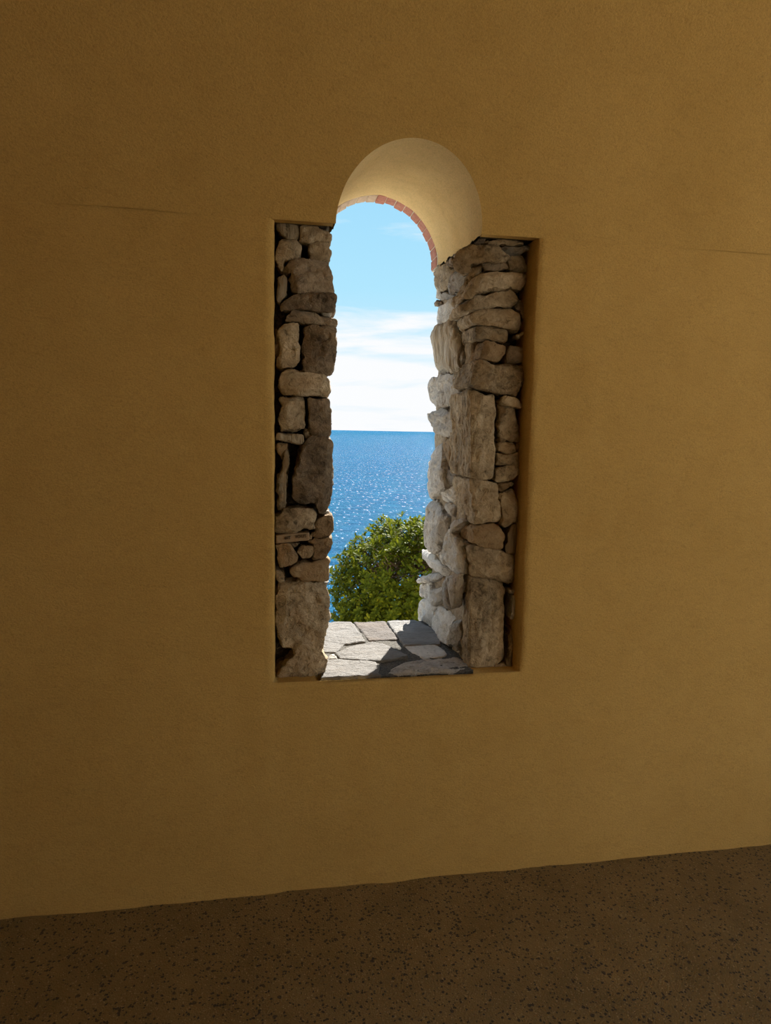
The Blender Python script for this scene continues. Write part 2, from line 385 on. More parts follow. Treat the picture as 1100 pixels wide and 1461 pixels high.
# upper masonry over the arch (behind vault and soffit)
up = MB()
pts_i = []
for k in range(NA+1):
    a = pi*k/NA; pts_i.append((ACX0-.008 + .275*cos(a), ACZ0+.018 + .275*sin(a)))
poly = pts_i
def prism_cap(y):
    return [(x, y, z) for x, z in poly] + [(NX0-.03, y, ACZ0+.012), (NX0-.03, y, 4.2), (NX1+.03, y, 4.2), (NX1+.03, y, ACZ0+.012)]
vv = prism_cap(.035) + prism_cap(THK-.02); n_ = NA+1+4
ff = []
half = NA//2
A_, B_, C_, D_ = NA+1, NA+2, NA+3, NA+4
for base in (0, n_):
    ring = list(range(0, half+1)); ff.append(tuple(base+i for i in [D_, C_]+[half]+list(range(half-1, -1, -1))))
    ff.append(tuple(base+i for i in [half, C_, B_, A_]+list(range(NA, half, -1))))
for k in range(NA): ff.append((k, k+1, n_+k+1, n_+k))
up.add(vv, ff)
# lintel beds either side of the arch above the stones
lt = MB(); lt.box(NX0-.02, ACX0-.25, .03, THK-.02, ZC+.006, ZC+.03); lt.box(ACX0+.25, NX1+.02, .03, THK-.02, ZC+.006, ZC+.03)
lt.build('lintel_bed', M_CORE, ceiling)
lt = MB(); lt.box(NX0-.02, ACX0-.235, .004, .032, ZC+.001, ZC+.03); lt.box(ACX0+.235, NX1+.02, .004, .032, ZC+.001, ZC+.03)
lt.build('plaster_lip', M_PLASTER, ceiling)
o = up.build('arch_masonry', M_EXT, ceiling)
bx = MB()     # roof mass above the vault keeps the sky out
bx.box(RX0-.3, RX1+.3, RY1-.4, THK, 4.1, 4.3)
bx.build('roof_slab', M_EXT, ceiling)

fl = MB(); fl.add([(RX0, .05, 0), (RX1, .05, 0), (RX1, RY1-.3, 0), (RX0, RY1-.3, 0)], [(3, 2, 1, 0)])
floor = fl.build('floor', M_FLOOR)
tag(floor, 'brown exposed pebble concrete floor with dark specks below the wall', 'floor', 'structure')
# crumbs of plaster and mortar along the foot of the wall
wl = MB(); wl.box(RX0-.3, RX0, RY1-.3, THK, -.1, 4.2)
tag(wl.build('wall_left', M_PLASTER), 'ochre stucco end wall beside the camera', 'wall', 'structure')
SY0, SY1, SZ = -4.1, -.5, 3.5        # the wide opening at the brighter end
wr = MB(); wr.box(RX1, RX1+.3, SY1, THK, -.1, 4.2); wr.box(RX1, RX1+.3, RY1-.3, SY0, -.1, 4.2); wr.box(RX1, RX1+.3, SY0, SY1, SZ, 4.2)
tag(wr.build('wall_right', M_PLASTER), 'ochre stucco end wall with a wide opening at the brighter end', 'wall', 'structure')
DX0, DX1, DZ = 1.3, 3.0, 3.4
wb = MB(); wb.box(RX0, DX0, RY1-.3, RY1, -.1, 4.2); wb.box(DX1, RX1, RY1-.3, RY1, -.1, 4.2); wb.box(DX0, DX1, RY1-.3, RY1, DZ, 4.2)
tag(wb.build('wall_back', M_PLASTER), 'ochre stucco wall behind the camera with a wide open doorway', 'wall', 'structure')

cw = MB(); cw.box(1.5, 14, -11.4, -11, -.3, 4.6)  # unseen reflector wall, added to throw sunlight into the room
tag(cw.build('wall_bounce', M_BOUNCE), 'added unseen pale wall bouncing sunlight into the open side of the room', 'wall', 'structure')
# ------------------------------------------------------------------ outside: hillside and sea
gx = np.r_[np.linspace(-60, -12, 9), np.linspace(-10, 12, 45), np.linspace(14, 60, 9)]
prof = [(-60, -.3), (-30, -.15), (-12, -.1), (-4.85, -.06), (-.5, -.08), (.9, -.12), (1.5, -.5), (3, -.95), (4.5, -1.5), (5.5, -2.1), (7, -3.6), (9, -7), (12, -13), (18, -22), (26, -27), (40, -34)]
gy = sorted(set([p[0] for p in prof] + list(np.linspace(.5, 10, 40)) + list(np.linspace(-30, -5, 26))))
gz = np.interp(gy, [p[0] for p in prof], [p[1] for p in prof])
V = np.array([(x, y, z) for y, z in zip(gy, gz) for x in gx])
amp = np.clip((V[:, 1]-1)*.06, 0, .8); V[:, 2] += vnoise(V*np.array([.9, .9, .9]), 31)*amp
nx_ = len(gx); fs = [(j*nx_+i, j*nx_+i+1, (j+1)*nx_+i+1, (j+1)*nx_+i) for j in range(len(gy)-1) for i in range(nx_-1)]
ground = mesh_obj('ground', V, fs, M_SOIL, None, True)
ground.data.materials.append(M_TERR); ground.data.materials.append(M_BOUNCE_APRON)
for pl in ground.data.polygons:
    if pl.center.y < 3.2: pl.material_index = 2 if pl.center.y > .3 and abs(pl.center.x) < 11 else 1  # the added bounce apron lies just outside the window
tag(ground, 'dry hillside dropping from the wall to the sea', 'ground', 'structure')
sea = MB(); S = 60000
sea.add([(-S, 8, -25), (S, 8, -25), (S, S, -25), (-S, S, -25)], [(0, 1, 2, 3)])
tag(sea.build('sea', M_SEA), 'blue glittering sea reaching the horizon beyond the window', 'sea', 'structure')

# ------------------------------------------------------------------ the window: soffit, brick ring, stone jambs, paved sill
win = bpy.data.objects.new('window_1', None); COL.objects.link(win); win.location = (0, 0, 0)
tag(win, 'arched slit window with rough stone jambs and a slate paved sill', 'window', 'structure')
v = []; f = []; NS = 40
for j in range(NS+1):
    t = j/NS
    for k in range(NA+1):
        a_, b_ = inner_pt(k), outer_pt(k)
        v.append(a_*(1-t) + b_*t)
for j in range(NS):
    for k in range(NA): f.append((j*(NA+1)+k, j*(NA+1)+k+1, (j+1)*(NA+1)+k+1, (j+1)*(NA+1)+k))
P = np.array(v); rr = P - np.array([ACX0, 0, ACZ0]); rr[:, 1] = 0; rr /= np.linalg.norm(rr, axis=1)[:, None]
inn = np.clip((P[:, 1]+.07)/.1, 0, 1)
P += rr*((vnoise(P*11, 41)*.004 + vnoise(P*30, 42)*.0015)*inn)[:, None]
P = P.reshape(NS+1, NA+1, 3)
for k_ in (0, NA): P[:, k_, 2] += vnoise(P[:, k_]*45, 43)*.007 - .003
P = P.reshape(-1, 3)
soffit = mesh_obj('arch_soffit', P, f, M_PLASTER_LIT, win, True)
tag(soffit, 'ochre stucco underside of the arch, lightened in colour to read as skylit')

# brick ring
ring = MB(); RY0, RYE = AY1-.012, THK
BCX, BCZ, BR = .4155, 2.2145, .2390
def arc_block(mb, a0, a1, r0, r1, y0, y1, n=3):
    vv = []
    for k in range(n+1):
        a = a0 + (a1-a0)*k/n
        for r, y in ((r0, y0), (r1, y0), (r1, y1), (r0, y1)): vv.append((BCX+r*cos(a), y, BCZ+r*sin(a)))
    ff = [(0, 1, 2, 3), (4*n+3, 4*n+2, 4*n+1, 4*n)]
    for k in range(n):
        for q in range(4): ff.append((4*k+q, 4*(k+1)+q, 4*(k+1)+(q+1) % 4, 4*k+(q+1) % 4))
    mb.add(vv, ff)
arc_block(ring, radians(-4), radians(184), BR+.0025, BR+.12, RY0, RYE-.004, 48)
arch = ring.build('brick_arch', M_LIME, win); fix_normals(arch)
tag(arch, 'ring of red bricks around the outer edge of the arch')
rnd = random.Random(5); NB = 20
for k in range(NB):
    a0_ = radians(-3 + 186*k/NB); a1_ = radians(-3 + 186*(k+1)/NB); g = radians(.28)
    mb = MB(); dr = rnd.uniform(-.0035, .0005)
    arc_block(mb, a0_+g*rnd.uniform(.7, 1.3), a1_-g*rnd.uniform(.7, 1.3), BR+dr, BR+.115, RY0+.006+rnd.uniform(0, .006), RYE+rnd.uniform(-.008, .008), 2)
    o = mb.build('brick', M_BRICK if k < NB/2-.5 else M_BRICK_PALE, arch); fix_normals(o)  # bricks past the crown take a paler colour
    m_ = o.modifiers.new('bevel', 'BEVEL'); m_.width = .003; m_.segments = 1

# ---- stones
def make_stone(name, P3, n_in, depth, parent, seed, mat, vox=.0042, amp=1.0, bev=None, grain=None, taper=.94, tilt=.0):
    """P3: outline on the visible face (world points), n_in: direction into the wall"""
    rng = np.random.RandomState(seed)
    P3 = np.array(P3, float); n = np.array(n_in, float); n /= np.linalg.norm(n)
    # resample
    pts = []
    m = len(P3)
    for i in range(m):
        a, b = P3[i], P3[(i+1) % m]; L = np.linalg.norm(b-a); q = max(1, int(L/.012))
        for k in range(q): pts.append(a + (b-a)*k/q)
    pts = np.array(pts); c = pts.mean(0)
    rad = np.linalg.norm(pts-c, axis=1); size = np.sqrt(np.mean(rad**2))
    e = np.array([vnoise(pts*38+seed*7.1, 51), vnoise(pts*38+seed*3.3, 52), vnoise(pts*38+seed*1.7, 53)]).T*.0028
    pts = pts + e - (e@n)[:, None]*n
    if bev is None: bev = min(.009, size*.13)
    bev *= rng.uniform(.7, 1.2)
    sl = rng.uniform(-1, 1, 3)*tilt; sl -= (sl@n)*n
    N = len(pts); inset = c + (pts-c)*np.clip(1 - bev/np.maximum(rad, .004), .25, 1)[:, None]
    r1 = inset + ((inset-c)@sl)[:, None]*n
    r2 = pts + n*bev*.75 + ((pts-c)@sl)[:, None]*n
    r3 = pts*.5 + (c+(pts-c)*taper)*.5 + n*depth*.6
    r4 = c + (pts-c)*taper + n*depth
    V = np.vstack([r1, r2, r3, r4]); F = []
    for r in range(3):
        for k in range(N): F.append((r*N+k, r*N+(k+1) % N, (r+1)*N+(k+1) % N, (r+1)*N+k))
    F.append(tuple(range(N))[::-1]); F.append(tuple(3*N+k for k in range(N)))
    me = bpy.data.meshes.new(name); me.from_pydata([tuple(p) for p in V], [], F)
    bm = bmesh.new(); bm.from_mesh(me); bmesh.ops.triangulate(bm, faces=[q for q in bm.faces if len(q.verts) > 4]); bmesh.ops.recalc_face_normals(bm, faces=bm.faces); bm.to_mesh(me); bm.free()
    o = bpy.data.objects.new(name, me); COL.objects.link(o)
    md = o.modifiers.new('remesh', 'REMESH'); md.mode = 'VOXEL'; md.voxel_size = vox
    dg = bpy.context.evaluated_depsgraph_get(); ev = o.evaluated_get(dg); m2 = bpy.data.meshes.new_from_object(ev)
    o.modifiers.clear(); o.data = m2; bpy.data.meshes.remove(me)
    nv = len(m2.vertices); co = np.empty(nv*3); m2.vertices.foreach_get('co', co); co = co.reshape(-1, 3)
    nr = np.empty(nv*3); m2.vertices.foreach_get('normal', nr); nr = nr.reshape(-1, 3)
    so = np.array([seed*1.37, seed*.73, seed*2.11])
    s1 = min(1.0, size/.06)
    g = np.ones(3) if grain is None else np.array(grain)
    gl = np.array([1.0, 1.0, 2.6]) if grain is None else g*2.0
    h = (np.abs(vnoise(co*15+so, 61))-.25)*.008*s1 + vnoise(co*34*g+so, 62)*.003*s1
    lay = vnoise(co*26*gl+so, 65)*2.2; st_ = np.floor(lay) + np.clip((lay-np.floor(lay))*5, 0, 1)
    h += st_*.0022*s1 + (np.abs(vnoise(co*80*g+so, 63))-.2)*-.0042 + vnoise(co*190*g+so, 64)*.0014
    co = co + nr*(h*amp)[:, None]
    if amp > .5:                       # flat spalls knocked off the corners
        lat = np.linalg.qr(np.c_[n, rng.randn(3, 2)])[0][:, 1:]
        cc = co.mean(0)
        for q in range(9):
            an = 2*pi*q/9 + rng.uniform(-.4, .4); w = rng.uniform(.25, 1.1)
            mm = lat[:, 0]*cos(an) + lat[:, 1]*sin(an); mm = mm*w - n; mm /= np.linalg.norm(mm)
            pr = (co-cc)@mm; lim = pr.max() - rng.uniform(.003, .016)*min(1, size/.07)
            co = co - np.maximum(pr-lim, 0)[:, None]*mm*.93
    m2.vertices.foreach_set('co', co.ravel()); m2.update()
    m2.polygons.foreach_set('use_smooth', [True]*len(m2.polygons))
    m2.name = name
    if not m2.materials: m2.materials.append(mat)
    o.parent = parent
    return o

def crop(ox, oy, s, pts): return [(ox + x/s, oy + y/s) for x, y in pts]
YF, XS = .058, .657            # planes of the jamb faces
FN, SN = (0, 1, 0), (1, 0, 0)
K = 6.111
def A(p): return crop(600, 320, K, p)
def B(p): return crop(600, 420, K, p)
def C(p): return crop(600, 510, K, p)
def D(p): return crop(590, 600, K, p)
def E_(p): return crop(590, 690, K, p)
def F_(p): return crop(590, 780, K, p)
def G(p): return crop(590, 860, K, p)
def L1(p): return crop(380, 300, 10, p)
def L2(p): return crop(380, 410, 10, p)
def L3(p): return crop(380, 520, 10, p)
def L4(p): return crop(380, 620, 10, p)
def L5(p): return crop(380, 715, 10, p)
def L6(p): return crop(380, 820, 9.127, p)

# ---- the jambs' rubble hearts
def rough_slab(name, x0, x1, y0, y1, z0, z1, mat, seed, amp=.012, st=.02):
    bm = bmesh.new(); mb = MB(); mb.box(x0, x1, y0, y1, z0, z1)
    me = bpy.data.meshes.new(name); me.from_pydata(mb.v, [], mb.f); o = bpy.data.objects.new(name, me); COL.objects.link(o)
    md = o.modifiers.new('r', 'REMESH'); md.mode = 'VOXEL'; md.voxel_size = st
    m2 = bpy.data.meshes.new_from_object(o.evaluated_get(bpy.context.evaluated_depsgraph_get())); o.modifiers.clear(); o.data = m2; bpy.data.meshes.remove(me); bm.free()
    nv = len(m2.vertices); co = np.empty(nv*3); m2.vertices.foreach_get('co', co); co = co.reshape(-1, 3)
    nr = np.empty(nv*3); m2.vertices.foreach_get('normal', nr); nr = nr.reshape(-1, 3)
    co = co + nr*((vnoise(co*22, seed) + vnoise(co*60, seed+1)*.5)*amp)[:, None]
    m2.vertices.foreach_set('co', co.ravel()); m2.update(); m2.polygons.foreach_set('use_smooth', [True]*len(m2.polygons))
    m2.materials.append(mat); return o
jl = rough_slab('stone_jamb', NX0-.03, .155, .15, THK-.03, NZ0-.05, ZC+.02, M_CORE, 71)
jl.parent = win; tag(jl, 'shaded stone jamb beside the stamped tile')
jr = rough_slab('stone_jamb', .70, NX1+.03, .15, THK-.03, NZ0-.05, ZC+.03, M_CORE, 75)
jr.parent = win; tag(jr, 'stone jamb whose inner side, lightened in colour for skylight, faces the opening')
mort = rough_slab('mortar', .683, .76, .16, THK-.02, NZ0-.03, ZC+.06, M_SANDY, 78, .009, .014)
mort.parent = jr

SEED = [100]
def front(pts, parent, mat=M_STONE, depth=.12, dy=0.0, **kw):
    SEED[0] += 1; r = random.Random(SEED[0]); y = YF + dy + r.uniform(-.008, .008)
    P3 = [on_plane(x, yy, (0, y, 0), FN) for x, yy in pts]
    return make_stone('stone', P3, FN, depth, parent, SEED[0], mat, tilt=kw.pop('tilt', .10), **kw)
def corner(pts, x_side, y_mid, parent, mat=M_STONE, **kw):
    """stone with its long side running back along the opening until x_side in the photograph"""
    q = on_plane(x_side, y_mid, (XS+.01, 0, 0), SN); d = max(.07, min(.5, q[1]-YF)) + .01
    return front(pts, parent, mat, depth=d, taper=kw.pop('taper', .985), tilt=.05, **kw)
def side(pts, parent, mat=M_PALE, dx=0.0, depth=.085, **kw):
    SEED[0] += 1; r = random.Random(SEED[0]); x = XS + dx + r.uniform(-.006, .006)
    P3 = [on_plane(px, py, (x, 0, 0), SN) for px, py in pts]
    if min(p[1] for p in P3) < .2: depth = min(depth, .045)
    P3 = [np.array([p[0], max(p[1], .105+r.uniform(0, .01)), p[2]]) for p in P3]
    return make_stone('stone', P3, SN, depth, parent, SEED[0], mat, tilt=kw.pop('tilt', .10), **kw)
def angled(pts, parent, mat=M_STONE, depth=.12, x0=.665, y0=.085, **kw):
    SEED[0] += 1; n = np.array([.64, .77, 0])
    P3 = [on_plane(px, py, (x0, y0, 0), n) for px, py in pts]
    return make_stone('stone', P3, n, depth, parent, SEED[0], mat, tilt=.05, **kw)

# left jamb (its face is in the shade of the room)
T = M_STONE
for pts, mat, dep, dy in [
    (L1([(146, 250), (190, 162), (330, 158), (452, 205), (457, 415), (300, 412), (235, 340)]), M_GRAIN, .14, 0),
    (L1([(466, 205), (690, 188), (800, 240), (880, 270), (940, 340), (932, 430), (640, 442), (464, 415)]), T, .26, 0),
    (L1([(700, 175), (780, 158), (925, 150), (885, 255), (800, 225)]), M_PALE, .2, .015),
    (L1([(122, 600), (190, 425), (300, 410), (450, 430), (502, 520), (492, 650), (340, 692), (255, 705), (232, 862), (165, 800), (135, 700)]), T, .12, 0),
    (L1([(618, 450), (800, 437), (887, 447), (887, 520), (922, 570), (917, 650), (882, 707), (620, 712), (608, 600)]), T, .3, 0),
    (L1([(330, 740), (480, 700), (640, 720), (884, 718), (922, 860), (980, 1085), (957, 1152), (860, 1180), (560, 1177), (440, 1162), (372, 1080), (357, 960), (382, 870), (260, 860)]), M_DARK, .3, -.008),
    ([(397, 394), (405, 390.5), (408.5, 395), (410, 420), (404.5, 423), (400.5, 432.5), (396.5, 431), (395, 420), (396, 400)], M_GRAIN, .1, .005),
    (L2([(198, 240), (250, 158), (400, 98), (560, 88), (960, 88), (1007, 110), (1012, 190), (987, 347), (760, 342), (590, 312), (330, 317), (208, 302)]), M_DARK, .3, -.004),
    (L2([(770, 340), (955, 345), (925, 408), (840, 412)]), M_PALE, .28, .012),
    (L2([(265, 472), (370, 368), (400, 320), (680, 350), (760, 378), (860, 423), (992, 458), (1007, 500), (987, 552), (860, 552), (680, 522), (470, 492)]), M_DARK, .3, -.004),
    (L2([(165, 600), (250, 528), (472, 490), (467, 700), (472, 870), (432, 1102), (400, 1132), (190, 1152), (162, 1100), (188, 900), (168, 750)]), T, .12, 0),
    (L2([(128, 560), (162, 590), (182, 800), (177, 1000), (140, 1000), (118, 900)]), M_RUST, .1, .03),
    ([(436.5, 467), (450, 465), (474, 466.3), (479, 469), (479.4, 480), (479, 505), (473.6, 525), (472.4, 530.7), (466, 530.7), (452, 529.7), (434.6, 527), (432.6, 505), (435.6, 480)], M_DARK, .3, -.004),
    (L3([(198, 220), (218, 108), (300, 83), (540, 83), (842, 113), (862, 163), (917, 213), (932, 300), (907, 442), (832, 462), (640, 442), (420, 422), (250, 417), (188, 320)]), T, .3, 0),
    (L3([(203, 478), (350, 478), (480, 455), (522, 470), (547, 600), (552, 800), (552, 922), (520, 937), (430, 927), (330, 947), (203, 952), (168, 800), (218, 650)]), T, .12, 0),
    (L3([(603, 478), (882, 488), (912, 560), (932, 750), (922, 900), (902, 1032), (800, 1027), (650, 1002), (618, 900), (598, 700)]), M_DARK, .3, 0),
    (L3([(138, 983), (200, 973), (527, 1008), (532, 1112), (480, 1127), (350, 1112), (138, 1072)]), M_GRAIN, .12, -.006),
    (L3([(840, 1030), (900, 1030), (937, 1098), (900, 1115), (845, 1075)]), M_PALE, .25, .03),  # set-back stone coloured pale as if sunlit
    (L3([(540, 930), (600, 930), (640, 980), (640, 1050), (560, 1070), (545, 1000)]), T, .1, .02),
    (L4([(310, 230), (322, 400), (302, 620), (284, 1000), (250, 1102), (190, 1060), (163, 900), (153, 680), (220, 500), (258, 330), (288, 200)]), M_GRAIN, .11, 0),
    (L4([(145, 125), (305, 145), (292, 230), (222, 400), (198, 300), (138, 190)]), M_RUST, .1, .03),
    (L4([(513, 130), (630, 23), (760, 18), (862, 53), (944, 118), (960, 300), (962, 600), (957, 880), (939, 1000), (870, 1077), (790, 1117), (735, 1052), (700, 992), (560, 997), (440, 932), (370, 907), (388, 640), (438, 420), (483, 230)]), M_DARK, .32, -.006),
    (L5([(123, 235), (230, 178), (270, 128), (450, 108), (652, 133), (692, 190), (717, 230), (684, 330), (692, 400), (520, 387), (390, 432), (210, 467), (123, 462)]), T, .14, -.006),
    (L5([(698, 300), (745, 250), (800, 225), (900, 203), (957, 225), (972, 300), (957, 420), (917, 477), (740, 524), (660, 507), (640, 472), (760, 417), (690, 402)]), M_RUST, .3, 0),
    (L5([(805, 215), (825, 145), (890, 150), (905, 205)]), M_PALE, .25, .03),  # sunlight on this small stone is in its pale colour
    (L5([(625, 470), (662, 500), (652, 545), (610, 565)]), T, .1, .015),
    (L5([(128, 630), (300, 608), (382, 690), (447, 790), (432, 872), (360, 917), (198, 957), (178, 860), (148, 720)]), M_RUST, .12, -.004),
    (L5([(436, 740), (500, 648), (655, 638), (672, 740), (620, 822), (520, 832)]), T, .12, -.004),
    (L5([(590, 590), (690, 550), (862, 508), (947, 528), (922, 650), (862, 832), (640, 846), (680, 740), (664, 640)]), M_RUST, .3, 0),
    (L5([(325, 600), (470, 585), (450, 640), (380, 680)]), T, .08, .03),
    (L5([(860, 480), (940, 485), (935, 530), (890, 545)]), M_PALE, .25, .04),
    (L5([(436, 880), (620, 870), (740, 852), (862, 838), (892, 880), (887, 1142), (700, 1162), (520, 1172), (448, 1112), (358, 1062), (316, 1022), (378, 930)]), M_RUST, .3, 0),
    (L5([(118, 980), (240, 1018), (267, 1060), (262, 1152), (190, 1182), (128, 1080)]), T, .1, .01),
    (L6([(660, 118), (700, 95), (815, 92), (770, 158), (700, 160)]), M_PALE, .25, .03),  # pale colour stands for sun on this stone
    (L6([(138, 230), (178, 128), (330, 108), (660, 113), (762, 148), (812, 240), (829, 420), (824, 560), (802, 650), (764, 800), (742, 1000), (784, 1110), (775, 1250), (770, 1390), (330, 1395), (158, 1375), (148, 1250), (238, 1180), (365, 1060), (345, 1000), (198, 985), (158, 850), (118, 690), (133, 520), (113, 400)]), T, .3, -.004),
    (L6([(95, 1290), (140, 1180), (230, 1120), (160, 1240), (165, 1370), (100, 1375)]), T, .08, .035),
]:
    front(pts, jl, mat, dep, dy, taper=.97 if dep > .2 else .93)
# the stamped flat tile let into the left jamb
tile_px = L5([(128, 488), (380, 460), (622, 440), (622, 545), (600, 562), (380, 580), (124, 602)])
SEED[0] += 1
tp = [on_plane(x, y, (0, YF-.004, 0), FN) for x, y in tile_px]
tl = make_stone('stamped_tile', tp, FN, .12, jl, SEED[0], M_TILE, vox=.003, amp=.12, bev=.003, taper=1.0)
tag(tl, 'flat terracotta tile with stamped letters')

def lettering(txt, px, py, h_px, ang, w):
    cu = bpy.data.curves.new('lettering', 'FONT'); cu.body = txt; cu.align_x = 'CENTER'; cu.align_y = 'CENTER'
    p = on_plane(px, py, (0, YF-.0065, 0), FN); p2 = on_plane(px, py+h_px, (0, YF-.0065, 0), FN)
    cu.size = abs(p[2]-p2[2])*1.45; cu.extrude = .0012; cu.space_character = w
    t = bpy.data.objects.new('lettering', cu); COL.objects.link(t)
    m2 = bpy.data.meshes.new_from_object(t.evaluated_get(bpy.context.evaluated_depsgraph_get()))
    bpy.data.objects.remove(t)
    o = bpy.data.objects.new('lettering', m2); COL.objects.link(o); m2.materials.clear(); m2.materials.append(M_INK)
    o.location = p; o.rotation_euler = (pi/2, radians(-ang), 0); o.parent = jl
    tag(o, 'stamped lettering BIT on the flat tile' if txt == 'BIT' else 'stamped lettering IOUS on the flat tile')
    return o
lettering('BIT', 410.6, 767.6, 4.0, 5, 1.1)
lettering('IOUS', 429.5, 765.4, 4.4, 5, 1.1)

# left jamb: the reveal facing the opening, behind the corner stones
rs = random.Random(77); z = NZ0 + .005
while z < ZC-.03:
    h = rs.uniform(.075, .15); h = min(h, ZC-.01-z)
    y = .36
    while y < THK-.02:
        w = rs.uniform(.09, .19); y1 = min(y+w, THK + .004)
        if THK-y1 < .06: y1 = THK + .004
        j = lambda s=.008: rs.uniform(-s, s)
        xo = .188 + j(.008)
        poly = [(xo, y+.006+j(.004), z+.006+j()), (xo, (y+y1)/2, z+.004+j(.005)), (xo, y1-.006+j(.004), z+.006+j()), (xo, y1-.004, z+h/2), (xo, y1-.007+j(.004), z+h-.006+j()), (xo, (y+y1)/2, z+h-.004+j(.005)), (xo, y+.007+j(.004), z+h-.007+j()), (xo, y+.004, z+h/2)]
        SEED[0] += 1
        make_stone('stone', poly, (-1, 0, 0), .1, jl, SEED[0], rs.choice([M_LIGHTENED, M_PALE, M_LIGHTENED]), vox=.008, tilt=.06)  # unseen stones coloured pale to bounce sun across the opening
        y = y1
    z += h

# right jamb: faces towards the room
front(A([(555, 132), (720, 120), (912, 138), (922, 165), (760, 182), (680, 177), (600, 152)]), jr, T, .14)
front(A([(485, 140), (520, 108), (580, 112), (570, 150), (500, 158)]), jr, M_DARK, .14)
front(A([(720, 192), (860, 185), (952, 170), (967, 200), (880, 247), (800, 252), (742, 252)]), jr, M_PALE, .12)
front(A([(945, 182), (1012, 150), (1004, 190), (960, 212)]), jr, M_RUST, .08, .02)
front(A([(553, 335), (747, 287), (780, 382), (640, 394), (568, 402)]), jr, M_DARK, .1, .025)
front(A([(768, 290), (870, 250), (890, 260), (957, 412), (870, 402), (783, 387)]), jr, T, .11, .008)
angled(A([(258, 332), (330, 230), (400, 182), (520, 160), (620, 165), (702, 210), (744, 257), (680, 302), (540, 332), (400, 345), (430, 402), (350, 412), (268, 387)]), jr, T, .14, y0=.08)
angled(A([(348, 572), (400, 440), (440, 360), (527, 345), (482, 440), (440, 530), (390, 592)]), jr, T, .12, y0=.1)
front(A([(473, 465), (540, 413), (640, 395), (870, 402), (964, 425), (962, 490), (914, 572), (790, 555), (600, 567), (490, 602), (410, 642), (383, 612), (440, 540)]), jr, T, .2, -.01)
front([(660.3, 434.5), (672, 424.5), (701.5, 417.2), (731, 410.8), (739, 418), (747.2, 423), (731, 437.2), (692, 439.2), (664, 444.3), (660.3, 441)], jr, T, .2, -.006)
front(B([(870, 32), (920, 90), (987, 190), (972, 232), (900, 237), (880, 170), (820, 112)]), jr, M_DARK, .09, .03)
corner(B([(455, 152), (530, 118), (800, 120), (880, 180), (914, 235), (890, 302), (780, 287), (640, 264), (500, 257), (470, 200)]), 658, 457, jr, T)
corner(B([(487, 263), (700, 288), (770, 300), (767, 405), (757, 414), (620, 397), (488, 387)]), 656.5, 474, jr, M_STONE)
corner(B([(570, 398), (640, 405), (757, 448), (762, 480), (702, 577), (680, 582), (518, 557), (535, 480)]), 657, 496, jr, M_RUST)
front(B([(760, 500), (800, 440), (900, 458), (972, 465), (977, 520), (932, 582), (850, 602), (758, 592)]), jr, M_DARK, .1, .012)
front(B([(828, 352), (907, 308), (902, 350), (850, 392)]), jr, T, .08, .02)
corner(C([(488, 28), (530, 18), (640, 58), (900, 58), (922, 75), (852, 342), (700, 322), (620, 292), (480, 267), (440, 230)]), 648, 545, jr, T)
corner([(673.4, 555.6), (688.4, 560.5), (708, 563.8), (709, 578.7), (707.5, 600), (707.3, 623), (708, 652.4), (704.7, 683.7), (688, 685.2), (671.6, 682), (674.1, 641), (673.4, 601.6)], 643, 620, jr, M_STONE, grain=(1, 1, .4))
front(C([(703, 380), (740, 333), (850, 353), (917, 410), (882, 447), (820, 437), (720, 402)]), jr, T, .1)
front([(712, 575.5), (735.8, 583.4), (739.2, 601.6), (746.7, 614.7), (748.2, 629.7), (742, 631.3), (729, 629.8), (714, 623.3), (712.6, 608)], jr, T, .11, .004)
front(D([(743, 192), (790, 178), (882, 200), (907, 260), (902, 287), (800, 292), (738, 262)]), jr, T, .1, .008)
front(D([(895, 190), (962, 210), (967, 270), (930, 287), (905, 250)]), jr, M_RUST, .08, .02)
front(D([(745, 150), (800, 140), (815, 175), (760, 195)]), jr, T, .08, .012)
front(D([(738, 280), (800, 292), (920, 282), (967, 350), (962, 392), (900, 412), (810, 387), (738, 392)]), jr, T, .1, .004)
front(D([(718, 440), (810, 400), (947, 405), (942, 450), (882, 527), (790, 537), (718, 522)]), jr, T, .1)
front(D([(738, 562), (780, 540), (892, 547), (820, 592), (760, 622)]), jr, T, .09, .01)
corner([(671.6, 684.8), (690, 686.8), (709.7, 688.6), (710.5, 699.8), (716.2, 729.3), (717.5, 745.8), (701.3, 747), (678.2, 748.6), (676, 722.7), (673.3, 698)], 644, 720, jr, M_STONE)
front(E_([(745, 87), (890, 58), (912, 80), (917, 270), (922, 332), (792, 372), (782, 270)]), jr, T, .11)
corner(E_([(518, 400), (570, 375), (700, 348), (767, 360), (797, 460), (782, 577), (690, 572), (560, 537), (522, 532)]), 652, 766, jr, M_RUST)
front(E_([(818, 602), (850, 390), (900, 353), (960, 348), (977, 440), (972, 572), (890, 622), (830, 622)]), jr, M_GRAIN, .1, .004)
front(E_([(770, 350), (860, 335), (920, 330), (850, 375), (790, 392)]), jr, T, .08, .02)
corner(F_([(513, 30), (580, 5), (760, 40), (932, 83), (942, 110), (937, 200), (917, 302), (880, 322), (760, 302), (640, 272), (518, 262)]), 668, 800, jr, M_STONE)
corner([(674.6, 825.6), (691.5, 825.3), (722.7, 831.3), (721.2, 871.6), (719.5, 901), (721.6, 935), (716, 944.3), (701, 958.5), (694.7, 960.5), (676.7, 959.5), (669.2, 952), (667.5, 917), (671.6, 865)], 654, 900, jr, M_STONE, grain=(1, 1, .3))
front(F_([(833, 380), (912, 368), (917, 400), (880, 417), (838, 417)]), jr, M_PALE, .07, .012)
